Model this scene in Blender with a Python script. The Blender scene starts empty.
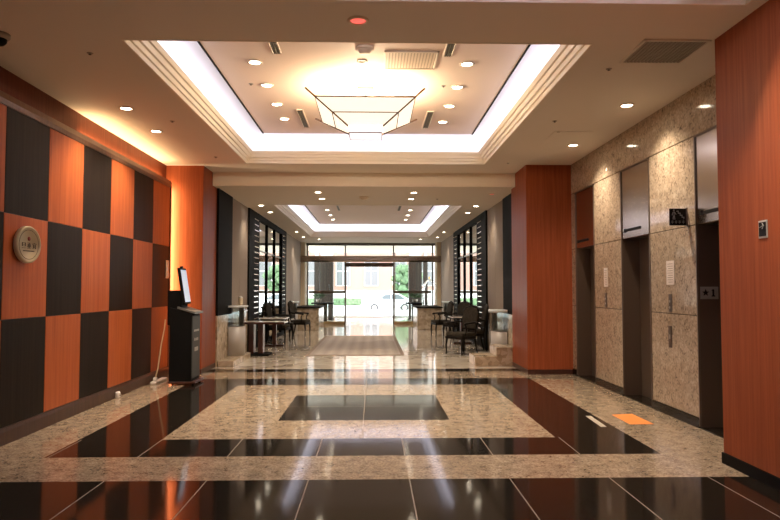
import bpy, bmesh, math, random
from mathutils import Vector, Matrix
random.seed(4)
PI = math.pi
SC = bpy.context.scene
COL = SC.collection
D = bpy.data

# ------------------------------------------------------------------ camera
cd = D.cameras.new('camera'); cam = D.objects.new('camera', cd); COL.objects.link(cam)
cd.sensor_width = 36; cd.lens = 652.5*36/780
cam.location = (0, 0, 1.45)
cam.rotation_euler = (math.radians(90+2.5547), 0, math.radians(-1.4845))
cd.clip_end = 400; cd.clip_start = .05
SC.camera = cam

# ------------------------------------------------------------------ materials
MATS = {}
def nodes(name):
    m = D.materials.new(name); m.use_nodes = True
    nt = m.node_tree; b = nt.nodes['Principled BSDF']
    MATS[name] = m
    return m, nt, b
def pbr(name, col, rough=.5, metal=0, spec=.5, coat=0, emit=None, es=0, bump=0, bscale=40, var=0, vscale=3):
    m, nt, b = nodes(name)
    b.inputs['Base Color'].default_value = (*col, 1)
    b.inputs['Roughness'].default_value = rough
    b.inputs['Metallic'].default_value = metal
    b.inputs['Specular IOR Level'].default_value = spec
    b.inputs['Coat Weight'].default_value = coat
    if coat: b.inputs['Coat Roughness'].default_value = .08
    if emit:
        b.inputs['Emission Color'].default_value = (*emit, 1); b.inputs['Emission Strength'].default_value = es
    if bump or var:
        tc = nt.nodes.new('ShaderNodeTexCoord'); n = nt.nodes.new('ShaderNodeTexNoise')
        nt.links.new(tc.outputs['Object'], n.inputs['Vector'])
        n.inputs['Scale'].default_value = vscale if var else bscale; n.inputs['Detail'].default_value = 5
        if var:
            r = nt.nodes.new('ShaderNodeValToRGB')
            r.color_ramp.elements[0].position = .3; r.color_ramp.elements[1].position = .7
            r.color_ramp.elements[0].color = (*[c*(1-var) for c in col], 1)
            r.color_ramp.elements[1].color = (*[min(1, c*(1+var)) for c in col], 1)
            nt.links.new(n.outputs['Fac'], r.inputs['Fac']); nt.links.new(r.outputs['Color'], b.inputs['Base Color'])
        if bump:
            bp = nt.nodes.new('ShaderNodeBump'); bp.inputs['Strength'].default_value = bump; bp.inputs['Distance'].default_value = .01
            nt.links.new(n.outputs['Fac'], bp.inputs['Height']); nt.links.new(bp.outputs['Normal'], b.inputs['Normal'])
    return m
def wood(name, dark, light, rough=.3, coat=.3, scale=(26, 26, .9), spec=.4):
    m, nt, b = nodes(name)
    tc = nt.nodes.new('ShaderNodeTexCoord'); mp = nt.nodes.new('ShaderNodeMapping')
    oi = nt.nodes.new('ShaderNodeObjectInfo')
    mp.inputs['Scale'].default_value = scale
    ad = nt.nodes.new('ShaderNodeVectorMath'); ad.operation = 'ADD'
    sc = nt.nodes.new('ShaderNodeVectorMath'); sc.operation = 'SCALE'; sc.inputs['Scale'].default_value = 9
    sc.inputs[0].default_value = (1, 1, 1)
    cm = nt.nodes.new('ShaderNodeCombineXYZ')
    for k in range(3): nt.links.new(oi.outputs['Random'], cm.inputs[k])
    nt.links.new(cm.outputs[0], sc.inputs[0])
    nt.links.new(tc.outputs['Object'], ad.inputs[0]); nt.links.new(sc.outputs[0], ad.inputs[1])
    nt.links.new(ad.outputs[0], mp.inputs['Vector'])
    n = nt.nodes.new('ShaderNodeTexNoise'); n.inputs['Scale'].default_value = 1; n.inputs['Detail'].default_value = 6
    n.inputs['Roughness'].default_value = .65
    nt.links.new(mp.outputs[0], n.inputs['Vector'])
    r = nt.nodes.new('ShaderNodeValToRGB')
    r.color_ramp.elements[0].position = .3; r.color_ramp.elements[1].position = .72
    r.color_ramp.elements[0].color = (*dark, 1); r.color_ramp.elements[1].color = (*light, 1)
    nt.links.new(n.outputs['Fac'], r.inputs['Fac']); nt.links.new(r.outputs['Color'], b.inputs['Base Color'])
    b.inputs['Roughness'].default_value = rough; b.inputs['Coat Weight'].default_value = coat
    b.inputs['Specular IOR Level'].default_value = spec
    b.inputs['Coat Roughness'].default_value = .15
    return m
def stone(name, cols, scale=60, rough=.1, spec=.5, big=None, coat=0):
    """speckled stone: fine cells run through a ramp, plus a broad cloud"""
    m, nt, b = nodes(name)
    tc = nt.nodes.new('ShaderNodeTexCoord')
    v = nt.nodes.new('ShaderNodeTexVoronoi'); v.inputs['Scale'].default_value = scale
    nt.links.new(tc.outputs['Object'], v.inputs['Vector'])
    sp = nt.nodes.new('ShaderNodeSeparateColor'); nt.links.new(v.outputs['Color'], sp.inputs[0])
    n = nt.nodes.new('ShaderNodeTexNoise'); n.inputs['Scale'].default_value = big or scale*.12; n.inputs['Detail'].default_value = 4
    nt.links.new(tc.outputs['Object'], n.inputs['Vector'])
    mx = nt.nodes.new('ShaderNodeMath'); mx.operation = 'MULTIPLY_ADD'; mx.inputs[1].default_value = .55
    ns = nt.nodes.new('ShaderNodeMath'); ns.operation = 'MULTIPLY_ADD'; ns.inputs[1].default_value = .9; ns.inputs[2].default_value = -.22
    nt.links.new(n.outputs['Fac'], ns.inputs[0])
    nt.links.new(sp.outputs[0], mx.inputs[0]); nt.links.new(ns.outputs[0], mx.inputs[2])
    r = nt.nodes.new('ShaderNodeValToRGB')
    while len(r.color_ramp.elements) < len(cols): r.color_ramp.elements.new(.5)
    for i, (p, c) in enumerate(cols):
        r.color_ramp.elements[i].position = p; r.color_ramp.elements[i].color = (*c, 1)
    nt.links.new(mx.outputs[0], r.inputs['Fac']); nt.links.new(r.outputs['Color'], b.inputs['Base Color'])
    b.inputs['Roughness'].default_value = rough; b.inputs['Specular IOR Level'].default_value = spec
    b.inputs['Coat Weight'].default_value = coat; b.inputs['Coat Roughness'].default_value = .03
    return m
def emitter(name, col, strength):
    m, nt, b = nodes(name)
    b.inputs['Base Color'].default_value = (*[c*.8 for c in col], 1)
    b.inputs['Emission Color'].default_value = (*col, 1); b.inputs['Emission Strength'].default_value = strength
    return m
def thin_glass(name, tint=(1, 1, 1), refl=1.5, rough=0.0):
    m = D.materials.new(name); m.use_nodes = True; MATS[name] = m
    nt = m.node_tree; nt.nodes.clear()
    o = nt.nodes.new('ShaderNodeOutputMaterial'); t = nt.nodes.new('ShaderNodeBsdfTransparent'); g = nt.nodes.new('ShaderNodeBsdfGlossy')
    f = nt.nodes.new('ShaderNodeFresnel'); x = nt.nodes.new('ShaderNodeMixShader')
    t.inputs['Color'].default_value = (*tint, 1); g.inputs['Roughness'].default_value = rough
    f.inputs['IOR'].default_value = refl
    nt.links.new(f.outputs[0], x.inputs[0]); nt.links.new(t.outputs[0], x.inputs[1]); nt.links.new(g.outputs[0], x.inputs[2])
    nt.links.new(x.outputs[0], o.inputs[0])
    return m

wood('cherry', (.335, .072, .019), (.51, .138, .042), rough=.42, coat=.0, spec=.22)
wood('wenge', (.009, .006, .004), (.025, .017, .012), rough=.48, coat=0, spec=.12)
wood('mahogany', (.225, .050, .018), (.35, .092, .034), rough=.40, coat=.0, spec=.12)
wood('frame_wood', (.045, .022, .014), (.085, .044, .026), rough=.32, coat=.0, spec=.25)
wood('redwood_mid', (.11, .028, .013), (.19, .052, .024), rough=.5, coat=0, spec=.1)
wood('rail_wood', (.13, .065, .036), (.21, .11, .065), rough=.3, coat=.0, spec=.45)
wood('chair_wood', (.006, .005, .004), (.014, .010, .008), rough=.55, coat=0, spec=.15)
wood('redwood_dark', (.035, .012, .008), (.07, .022, .014), rough=.3, coat=.3)
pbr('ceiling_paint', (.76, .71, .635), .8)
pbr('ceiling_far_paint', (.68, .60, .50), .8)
pbr('moulding_paint', (.91, .84, .71), .55)
pbr('cove_white', (.86, .86, .88), .8)
pbr('tray_panel_paint', (.93, .79, .69), .75)
pbr('black_trim_or_gap', (.010, .009, .008), .7, spec=.08)
pbr('black_gloss', (.009, .009, .009), .7, spec=.07)
pbr('bronze', (.15, .11, .08), .32, metal=.4)
pbr('bronze_dark', (.095, .062, .042), .35, metal=.2)
pbr('header_bronze', (.42, .33, .25), .18, metal=.95)
pbr('brass', (.62, .46, .24), .25, metal=1)
pbr('steel', (.56, .49, .41), .2, metal=1)
pbr('chrome', (.75, .75, .76), .12, metal=1)
pbr('grey_metal', (.20, .21, .20), .4, metal=.5)
pbr('grout', (.20, .16, .12), .5)
pbr('joint_dark', (.05, .04, .03), .6)
stone('granite_floor', [(.12, (.11, .08, .055)), (.42, (.285, .22, .152)), (.7, (.385, .305, .215)), (.95, (.49, .41, .30))], 80, .09)
stone('granite_wall', [(.06, (.13, .105, .08)), (.30, (.33, .26, .185)), (.62, (.43, .345, .25)), (.95, (.55, .46, .35))], 46, .09, big=10)
stone('black_granite', [(.2, (.009, .007, .005)), (.6, (.015, .012, .009)), (.85, (.022, .018, .014)), (.98, (.034, .028, .023))], 120, .08, spec=.30)
stone('marble', [(.15, (.40, .34, .265)), (.45, (.54, .475, .385)), (.75, (.61, .55, .455)), (.95, (.67, .62, .53))], 5, .07, big=1.5)
stone('step_marble', [(.15, (.30, .235, .16)), (.45, (.46, .37, .26)), (.75, (.55, .46, .34)), (.95, (.62, .53, .42))], 12, .2, big=4)
def rug_material():
    m, nt, b = nodes('rug_pile')
    tc = nt.nodes.new('ShaderNodeTexCoord'); mp = nt.nodes.new('ShaderNodeMapping')
    mp.inputs['Rotation'].default_value = (0, 0, PI/4); mp.inputs['Scale'].default_value = (5.2, 5.2, 5.2)
    nt.links.new(tc.outputs['Object'], mp.inputs['Vector'])
    c = nt.nodes.new('ShaderNodeTexChecker'); c.inputs['Scale'].default_value = 1
    c.inputs['Color1'].default_value = (.46, .41, .36, 1); c.inputs['Color2'].default_value = (.37, .325, .285, 1)
    nt.links.new(mp.outputs[0], c.inputs['Vector'])
    nt.links.new(c.outputs['Color'], b.inputs['Base Color']); b.inputs['Roughness'].default_value = .95
    b.inputs['Specular IOR Level'].default_value = .1
rug_material()
pbr('rug_edge', (.27, .22, .18), .95, spec=.1)
pbr('grey_fabric', (.32, .265, .215), .8, bump=.2, bscale=80)
pbr('chair_fabric', (.045, .039, .031), .9, spec=.05, bump=.15, bscale=60, var=.25, vscale=20)
pbr('white_plastic', (.75, .70, .64), .4)
pbr('cord_beige', (.55, .38, .22), .5)
pbr('cream', (.78, .66, .46), .45)
pbr('kiosk_black', (.006, .006, .006), .6, spec=.1)
pbr('kiosk_grey', (.06, .065, .058), .5, spec=.2)
emitter('screen_glow', (.58, .68, .82), .55)
pbr('plaque_gold', (.50, .43, .27), .35, metal=.35)
pbr('plaque_ink', (.06, .05, .035), .5)
pbr('plaque_red', (.22, .02, .015), .5)
pbr('sign_black', (.006, .006, .008), .55, spec=.2)
pbr('sign_white', (.30, .31, .30), .5)
pbr('plate_silver', (.42, .39, .34), .4, metal=.4)
pbr('orange_vinyl', (.85, .28, .06), .5)
pbr('grey_vinyl', (.42, .38, .30), .5)
pbr('vent_grey', (.34, .30, .25), .55)
pbr('vent_dark', (.10, .085, .07), .7)
pbr('vent_tan', (.52, .43, .33), .7)
pbr('slot_dark', (.16, .16, .12), .6)
pbr('vent_cream', (.78, .68, .55), .6)
emitter('lamp_lens', (1.0, .86, .66), 22)
emitter('red_lens', (1.0, .13, .10), 1.0)
emitter('lantern_glass', (1.0, .88, .70), 1.0)
emitter('lantern_box', (.97, .92, .93), .95)
pbr('rod_brown', (.20, .11, .06), .4, metal=.4)
thin_glass('glass', (.93, .96, .95))
thin_glass('shelf_glass', (.80, .90, .92), 1.7)
pbr('frost', (.42, .40, .37), .35, spec=.5)
pbr('shelf_white', (.62, .68, .70), .12)
pbr('mirror', (.74, .77, .75), .015, metal=1)
pbr('table_white', (.68, .64, .58), .12)
pbr('stainless', (.62, .62, .60), .2, metal=1)
# outdoors
pbr('paving', (.62, .61, .58), .8, var=.06, vscale=2)
pbr('asphalt', (.55, .54, .52), .85, var=.08, vscale=1)
pbr('facade_pink', (.34, .205, .165), .85)
pbr('facade_white', (.80, .79, .76), .8)
pbr('window_dark', (.15, .15, .155), .4)
pbr('foliage', (.12, .19, .095), .7, var=.5, vscale=4)
pbr('foliage_dark', (.03, .07, .025), .6, var=.5, vscale=9)
pbr('bark', (.14, .10, .07), .9)
pbr('car_white', (.62, .63, .64), .2, coat=.6)
pbr('car_glass', (.12, .14, .15), .08)
pbr('tyre', (.06, .06, .065), .8)
pbr('pot', (.20, .17, .14), .6)
pbr('bag_red', (.35, .05, .05), .6)
wood('column_brown', (.016, .011, .009), (.032, .024, .019), rough=.4, coat=.1)

# ------------------------------------------------------------------ mesh builder
class MB:
    def __init__(s): s.bm = bmesh.new()
    def _set(s, geom, mi, smooth=False):
        for f in geom:
            f.material_index = mi; f.smooth = smooth
    def box(s, x0, x1, y0, y1, z0, z1, bev=0, mi=0, seg=1):
        r = bmesh.ops.create_cube(s.bm, size=1)
        vs = r['verts']
        for v in vs:
            v.co = Vector((x0+(v.co.x+.5)*(x1-x0), y0+(v.co.y+.5)*(y1-y0), z0+(v.co.z+.5)*(z1-z0)))
        fs = {f for v in vs for f in v.link_faces}
        s._set(fs, mi)
        if bev:
            es = list({e for v in vs for e in v.link_edges})
            r = bmesh.ops.bevel(s.bm, geom=es, offset=bev, segments=seg, affect='EDGES', profile=.5)
            s._set(r['faces'], mi, seg > 1)
        return s
    def bar(s, a, b, w, h=None, mi=0, bev=0):
        a, b = Vector(a), Vector(b); h = h or w
        d = b-a; L = d.length
        q = d.to_track_quat('Z', 'Y')
        n0 = set(s.bm.verts)
        s.box(-w/2, w/2, -h/2, h/2, 0, L, bev, mi)
        M = Matrix.Translation(a) @ q.to_matrix().to_4x4()
        for v in s.bm.verts:
            if v not in n0: v.co = M @ v.co
        return s
    def tube(s, pts, r, seg=8, mi=0, closed=False):
        pts = [Vector(p) for p in pts]; rings = []
        rs = r if isinstance(r, (list, tuple)) else [r]*len(pts)
        n = len(pts)
        for i, p in enumerate(pts):
            if closed: d = pts[(i+1) % n]-pts[i-1]
            else: d = pts[min(i+1, n-1)]-pts[max(i-1, 0)]
            q = d.to_track_quat('Z', 'Y')
            rings.append([s.bm.verts.new(p + q @ Vector((rs[i]*math.cos(2*PI*k/seg), rs[i]*math.sin(2*PI*k/seg), 0))) for k in range(seg)])
        for i in range(n if closed else n-1):
            A, B = rings[i], rings[(i+1) % n]
            for k in range(seg):
                f = s.bm.faces.new((A[k], A[(k+1) % seg], B[(k+1) % seg], B[k])); f.smooth = True; f.material_index = mi
        if not closed:
            for R in (rings[0][::-1], rings[-1]):
                f = s.bm.faces.new(R); f.material_index = mi
        return s
    def lathe(s, prof, c=(0, 0, 0), seg=32, mi=0, a0=0, a1=2*PI, smooth=True):
        full = abs(a1-a0-2*PI) < 1e-6
        n = seg if full else seg+1
        cx, cy, cz = c; cols = []
        for k in range(n):
            a = a0+(a1-a0)*k/seg
            cols.append([s.bm.verts.new((cx+r*math.cos(a), cy+r*math.sin(a), cz+z)) for r, z in prof])
        for k in range(seg):
            A, B = cols[k], cols[(k+1) % n]
            for i in range(len(prof)-1):
                try:
                    f = s.bm.faces.new((A[i], B[i], B[i+1], A[i+1])); f.smooth = smooth; f.material_index = mi
                except ValueError: pass
        bmesh.ops.remove_doubles(s.bm, verts=[v for c_ in cols for v in c_], dist=1e-5)
        return s
    def disc(s, c, r, seg=24, mi=0, nz=-1):
        vs = [s.bm.verts.new((c[0]+r*math.cos(2*PI*k/seg), c[1]+r*math.sin(2*PI*k/seg), c[2])) for k in range(seg)]
        f = s.bm.faces.new(vs if nz > 0 else vs[::-1]); f.material_index = mi
        return s
    def prism(s, pts, axis, a, b, mi=0, bev=0):
        """extrude a 2-D outline along an axis: x -> (y,z), y -> (x,z), z -> (x,y)"""
        def P(p, t):
            return {'x': (t, p[0], p[1]), 'y': (p[0], t, p[1]), 'z': (p[0], p[1], t)}[axis]
        A = [s.bm.verts.new(P(p, a)) for p in pts]; B = [s.bm.verts.new(P(p, b)) for p in pts]
        n = len(pts); fs = [s.bm.faces.new(A[::-1]), s.bm.faces.new(B)]
        for i in range(n): fs.append(s.bm.faces.new((A[i], A[(i+1) % n], B[(i+1) % n], B[i])))
        s._set(fs, mi)
        bmesh.ops.recalc_face_normals(s.bm, faces=fs)
        if bev:
            es = list({e for f in fs for e in f.edges})
            r = bmesh.ops.bevel(s.bm, geom=es, offset=bev, segments=2, affect='EDGES', profile=.5)
            s._set(r['faces'], mi, True)
        return s
    def quad(s, a, b, c, d, mi=0):
        f = s.bm.faces.new([s.bm.verts.new(p) for p in (a, b, c, d)]); f.material_index = mi
        return s
    def ball(s, c, r, sx=1, sy=1, sz=1, sub=2, mi=0, jit=0):
        q = bmesh.ops.create_icosphere(s.bm, subdivisions=sub, radius=r)
        for v in q['verts']:
            j = 1+random.uniform(-jit, jit)
            v.co = Vector((c[0]+v.co.x*sx*j, c[1]+v.co.y*sy*j, c[2]+v.co.z*sz*j))
        s._set({f for v in q['verts'] for f in v.link_faces}, mi, True)
        return s
    def shift(s, off):
        for v in s.bm.verts: v.co -= Vector(off)
        return s

def build(name, mb, mats, parent=None, world=False):
    """link the collected shapes as ONE mesh; world=True means they were given in world coordinates"""
    if world and parent:
        p = parent
        while p.parent: p = p.parent
        mb.shift(p.location)
    me = D.meshes.new(name); mb.bm.normal_update(); mb.bm.to_mesh(me); mb.bm.free()
    for m in ([mats] if isinstance(mats, str) else mats): me.materials.append(MATS[m])
    o = D.objects.new(name, me); COL.objects.link(o)
    if parent: o.parent = parent
    return o
def tag(o, label, cat, group=None):
    o['label'] = label; o['category'] = cat
    if group: o['group'] = group
    return o
def thing(name, label, cat, loc=(0, 0, 0), rz=0, group=None):
    o = D.objects.new(name, None); COL.objects.link(o); o.empty_display_size = .1
    o.location = loc; o.rotation_euler = (0, 0, rz)
    return tag(o, label, cat, group)
def struct(name, mb, mats):
    o = build(name, mb, mats); o['kind'] = 'structure'; return o
def dup(o, loc=None, rz=None, label=None, group=None, parent=None):
    c = o.copy(); COL.objects.link(c)
    if parent: c.parent = parent
    if loc is not None: c.location = loc
    if rz is not None: c.rotation_euler = (0, 0, rz)
    if label: c['label'] = label
    if group: c['group'] = group
    for ch in list(o.children): dup(ch, parent=c)
    return c
LK = .70
def spot(loc, power, size=115, blend=.9, col=(1, .81, .61), r=.05, to=None):
    l = D.lights.new('downlight_or_fill_bulb', 'SPOT'); l.energy = power*LK; l.spot_size = math.radians(size); l.spot_blend = blend
    l.color = col; l.shadow_soft_size = r
    o = D.objects.new('downlight_or_fill_bulb', l); COL.objects.link(o); o.location = loc
    if to is not None: o.rotation_euler = (Vector(to)-Vector(loc)).to_track_quat('-Z', 'Y').to_euler()
    return o
def strip(loc, sx, sy, direction, power, col, name='cove_or_fill_strip'):
    l = D.lights.new(name, 'AREA'); l.shape = 'RECTANGLE'; l.size = sx; l.size_y = sy; l.energy = power*LK; l.color = col
    o = D.objects.new(name, l); COL.objects.link(o); o.location = loc
    o.rotation_euler = direction
    return o

# ------------------------------------------------------------------ key dimensions
XL, XR = -3.58, 3.41          # near hall side walls
PX0, PX1 = -2.94, 2.63        # inner faces of the two wood pillars
FX0, FX1 = -2.95, 2.78        # far hall side walls
PY0, PY1 = 11.15, 12.3
CZ, FZ = 3.59, 3.35           # ceilings
YB = -3.0                     # wall behind the camera
YE = 27.0                     # entrance

# ------------------------------------------------------------------ floor (inlaid granite, one mesh)
SEAMX = [-.49+.77*k for k in range(-4, 6)]
def floor_mat(x, y):
    if y > 11.95: return 2
    if y > 11.55: return 1
    if y > 10.68: return 0
    if y < 3.8: return 0
    if y < 5.05: return 1
    if y < 5.76: return 0
    # frame
    if -2.83 < x < 2.54:
        if -2.035 < x < 1.785 and 6.42 < y < 9.98:
            return 1 if (-1.045 < x < .85 and 7.30 < y < 9.02) else 0
        return 1
    return 0
sw = .0045
xs = sorted({XL-.1, 3.75, -2.83, 2.54, -2.035, 1.785, -1.045, .85, *[v for s_ in SEAMX for v in (s_-sw, s_+sw)], -.105-sw, -.105+sw})
ys = sorted({YB, 3.8, 5.05, 5.76, 6.42, 7.30, 9.02, 9.98, 10.68, 11.55, 11.95, 36.0, 8.16-sw, 8.16+sw})
mb = MB()
gv = [[mb.bm.verts.new((x, y, 0)) for y in ys] for x in xs]
for i in range(len(xs)-1):
    for j in range(len(ys)-1):
        f = mb.bm.faces.new((gv[i][j], gv[i+1][j], gv[i+1][j+1], gv[i][j+1]))
        cx, cy = (xs[i]+xs[i+1])/2, (ys[j]+ys[j+1])/2
        m_ = floor_mat(cx, cy)
        seam = (xs[i+1]-xs[i] < .012) and any(abs(cx-s_) < .003 for s_ in SEAMX)
        mid = (xs[i+1]-xs[i] < .012) and abs(cx+.105) < .003
        if seam and m_ == 1 and (cy < 6.42): m_ = 3
        if mid and 6.42 < cy < 11: m_ = 3
        if (ys[j+1]-ys[j] < .012) and m_ == 1 and 7.3 < cy < 9.02 and -1.1 < cx < .9: m_ = 3
        f.material_index = m_
struct('floor', mb, ['granite_floor', 'black_granite', 'marble', 'grout'])

# ------------------------------------------------------------------ walls
mb = MB().box(XL-.2, XL, YB-.2, 11.4, 0, 4.7); struct('wall_left', mb, 'redwood_mid')
mb = MB().box(-4, 4, YB-.2, YB, 0, 4.7); struct('wall_back', mb, 'mahogany')
mb = MB().box(-4.4, FX0, PY1-.2, YE+.1, 0, 4.7); struct('wall_left_far', mb, 'moulding_paint')
mb = MB().box(FX1, 4.4, PY1-.2, YE+.1, 0, 4.7); struct('wall_right_far', mb, 'moulding_paint')
# near right: the wood-clad return beside the camera
mb = MB().box(2.93, 3.75, YB-.2, 5.44, .09, 4.7); struct('wall_right_near', mb, 'mahogany')
mb = MB().box(2.915, 3.75, YB-.2, 5.45, 0, .09); struct('baseboard_right_near', mb, 'black_trim_or_gap')

# granite elevator wall with three openings
EL = [(9.95, 10.88), (7.93, 8.86), (5.86, 6.79)]
GW = MB()
GW.box(XR+.02, XR+.12, 5.44, PY0+.4, 3.09, 4.7, mi=1)          # backing above
edges_y = [(5.44, 5.86), (6.79, 7.93), (8.86, 9.95), (10.88, PY0+.3)]
for a, b in edges_y:
    GW.box(XR+.02, XR+.3, a, b, .0, 3.09, mi=1)
    for z0, z1 in ((.10, 1.17), (1.17, 2.13), (2.13, 3.08)):
        GW.box(XR, XR+.05, a+.004, b-.004, z0+.004, z1-.004, bev=.004, mi=0)
    GW.box(XR-.012, XR+.03, a, b, 0, .10, mi=2)
ycuts = [5.44, 6.325, 7.36, 8.395, 9.405, 10.415, PY0+.3]
for a, b in zip(ycuts, ycuts[1:]):
    GW.box(XR, XR+.05, a+.003, b-.003, 3.084, CZ+.05, bev=.004, mi=0)
struct('wall_right', GW, ['granite_wall', 'joint_dark', 'black_granite'])
mb = MB().box(XR+.3, 4.6, 5.3, PY0+.4, 0, 4.7); struct('wall_right_shaft', mb, 'black_trim_or_gap')

# ------------------------------------------------------------------ ceilings with recessed trays
def grid_sheet(x0, x1, y0, y1, z, holes, thick=.06):
    mb = MB()
    xs = sorted({x0, x1, *[h[k] for h in holes for k in (0, 1)]}); ys = sorted({y0, y1, *[h[k] for h in holes for k in (2, 3)]})
    for i in range(len(xs)-1):
        for j in range(len(ys)-1):
            cx, cy = (xs[i]+xs[i+1])/2, (ys[j]+ys[j+1])/2
            if any(h[0] < cx < h[1] and h[2] < cy < h[3] for h in holes): continue
            mb.box(xs[i], xs[i+1], ys[j], ys[j+1], z, z+thick)
    return mb
T1 = (-2.15, 1.905, 5.58, 11.07)
T0 = (-2.4, 2.80, .6, 4.75)
T2 = (-2.24, 2.02, 14.75, 23.66)
mb = grid_sheet(XL-.05, 3.9, YB, 12.02, CZ, [T1, T0]); struct('ceiling', mb, 'ceiling_paint')
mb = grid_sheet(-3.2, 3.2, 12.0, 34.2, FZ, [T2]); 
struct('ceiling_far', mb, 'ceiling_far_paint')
struct('ceiling_beam', MB().box(-3.2, 3.2, 11.96, 12.02, FZ-.004, CZ+.03), 'moulding_paint')
mb = MB().box(-4.6, 4.6, YB-.3, 34.3, 4.62, 4.75); struct('ceiling_slab', mb, 'ceiling_paint')
def ring(mb, R, prof, mi=0):
    """sweep a (inset, z) outline round the rectangle with mitred corners"""
    x0, x1, y0, y1 = R; loops = []
    for d, z in prof:
        loops.append([mb.bm.verts.new(p) for p in ((x0+d, y0+d, z), (x1-d, y0+d, z), (x1-d, y1-d, z), (x0+d, y1-d, z))])
    for A, B in zip(loops, loops[1:]):
        for k in range(4):
            f = mb.bm.faces.new((A[k], A[(k+1) % 4], B[(k+1) % 4], B[k])); f.material_index = mi
    return mb
def tray(n, R, z, zc, prof, cove, power, colr):
    mb = MB(); ring(mb, R, [(d, z+h) for d, h in prof]); struct('trim_%d' % n, mb, 'moulding_paint')
    x0, x1, y0, y1 = R; o = .32
    mb = MB()
    mb.box(x0-o, x1+o, y0-o, y1+o, zc+.06, zc+.12)
    for a in ((x0-o-.06, x0-o, y0-o, y1+o), (x1+o, x1+o+.06, y0-o, y1+o), (x0-o, x1+o, y0-o-.06, y0-o), (x0-o, x1+o, y1+o, y1+o+.06)):
        mb.box(*a, z+.03, zc+.12)
    struct('ceiling_tray_%d' % n, mb, 'cove_white')
    if power:
        zz = z+.21; w = .10; e = -.12
        UP = (PI, 0, 0)
        strip((x0+e, (y0+y1)/2, zz), w, y1-y0, UP, power*(y1-y0), colr)
        strip((x1-e, (y0+y1)/2, zz), w, y1-y0, UP, power*(y1-y0), colr)
        strip(((x0+x1)/2, y0+e, zz), x1-x0, w, UP, power*(x1-x0), colr)
        strip(((x0+x1)/2, y1-e, zz), x1-x0, w, UP, power*(x1-x0), colr)
PROF = [(-.01, .03), (-.01, -.003), (.002, -.003), (.008, .042), (.028, .047), (.040, .088), (.062, .093), (.078, .138), (.098, .143), (.122, .188), (.10, .19), (-.32, .19)]
COVE = (.80, .80, 1.0)
tray(1, T1, CZ, 4.0, PROF, .2, 3.6, COVE)
tray(2, T2, FZ, 3.75, PROF, .2, 5, COVE)
tray(3, T0, CZ, 4.0, PROF, .2, 18, COVE)  # strips added out of view to brighten this tray's moulding
def tray_panel(n, R, z, mat):
    x0, x1, y0, y1 = R
    mb = MB().box(x0, x1, y0, y1, z, z+.05)
    mb.box(x0-.022, x0, y0, y1, z-.008, z+.05, mi=1); mb.box(x1, x1+.022, y0, y1, z-.008, z+.05, mi=1)  # black strips stand in for the shadow gaps along the panel
    o = struct('ceiling_panel_%d' % n, mb, [mat, 'black_trim_or_gap'])
tray_panel(1, (-1.79, 1.62, 6.0, 10.62), 4.0, 'tray_panel_paint')
tray_panel(2, (-1.86, 1.64, 15.2, 23.1), 3.75, 'tray_panel_paint')

# ------------------------------------------------------------------ left checkered wood panelling
t = thing('wall_panelling', 'checkered wall panelling of orange and dark wood squares on the left wall', 'wall panelling', (-3.44, 5, 0))
yc = [6.152+.8218*k for k in range(-9, 7)]; yc[-1] = 11.09
rows = [.16, 1.163, 2.167, 3.17]
for i in range(len(yc)-1):
    if yc[i+1] < 1.2: continue
    for r_ in range(3):
        mbp = MB().box(-3.475, -3.44, yc[i]+.003, yc[i+1]-.003, rows[r_]+.003, rows[r_+1]-.003, bev=.003)
        dark = (i-9+(2-r_)) % 2 == 0
        p = build('square_panel', mbp, 'wenge' if dark else 'cherry', t, world=True)
        p['label'] = 'dark brown wood square' if dark else 'orange cherry wood square'
mb = MB().box(-3.50, -3.452, -2.5, 11.1, .0, 3.24); build('backing_board', mb, 'frame_wood', t, world=True)
mb = MB().prism([(-3.50, 3.17), (-3.432, 3.17), (-3.425, 3.22), (-3.440, 3.285), (-3.50, 3.30)], 'y', -2.5, 11.13); build('top_rail', mb, 'rail_wood', t, world=True)
mb = MB().box(-3.50, -3.428, 11.09, 11.14, .0, 3.262, bev=.003); build('end_stile', mb, 'frame_wood', t, world=True)
mb = MB().prism([(-3.50, 0), (-3.425, 0), (-3.425, .12), (-3.436, .16), (-3.50, .16)], 'y', -2.5, 11.09); build('skirting', mb, 'frame_wood', t, world=True)
strip((-3.54, 9.5, 3.28), .05, 3.1, (PI, 0, 0), 34, (1, .62, .30), 'panel_strip_light')
strip((-3.53, 11.15, 1.65), .06, 3.1, (PI/2, 0, math.radians(-6)), 78, (1, .70, .40), 'panel_strip_light')

# light switch plate at the far end of the panelling
t = thing('switch_plate', 'small cream switch plate on the dark square near the end of the panelling', 'switch', (-3.44, 10.98, 1.78))
mb = MB().box(-3.44, -3.43, 10.91, 11.05, 1.63, 1.93, bev=.004); build('plate', mb, 'cream', t, world=True)
mb = MB()
for k in range(3): mb.box(-3.432, -3.425, 10.94, 11.02, 1.66+.09*k, 1.72+.09*k, bev=.002)
build('rocker', mb, 'white_plastic', t, world=True)

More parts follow.
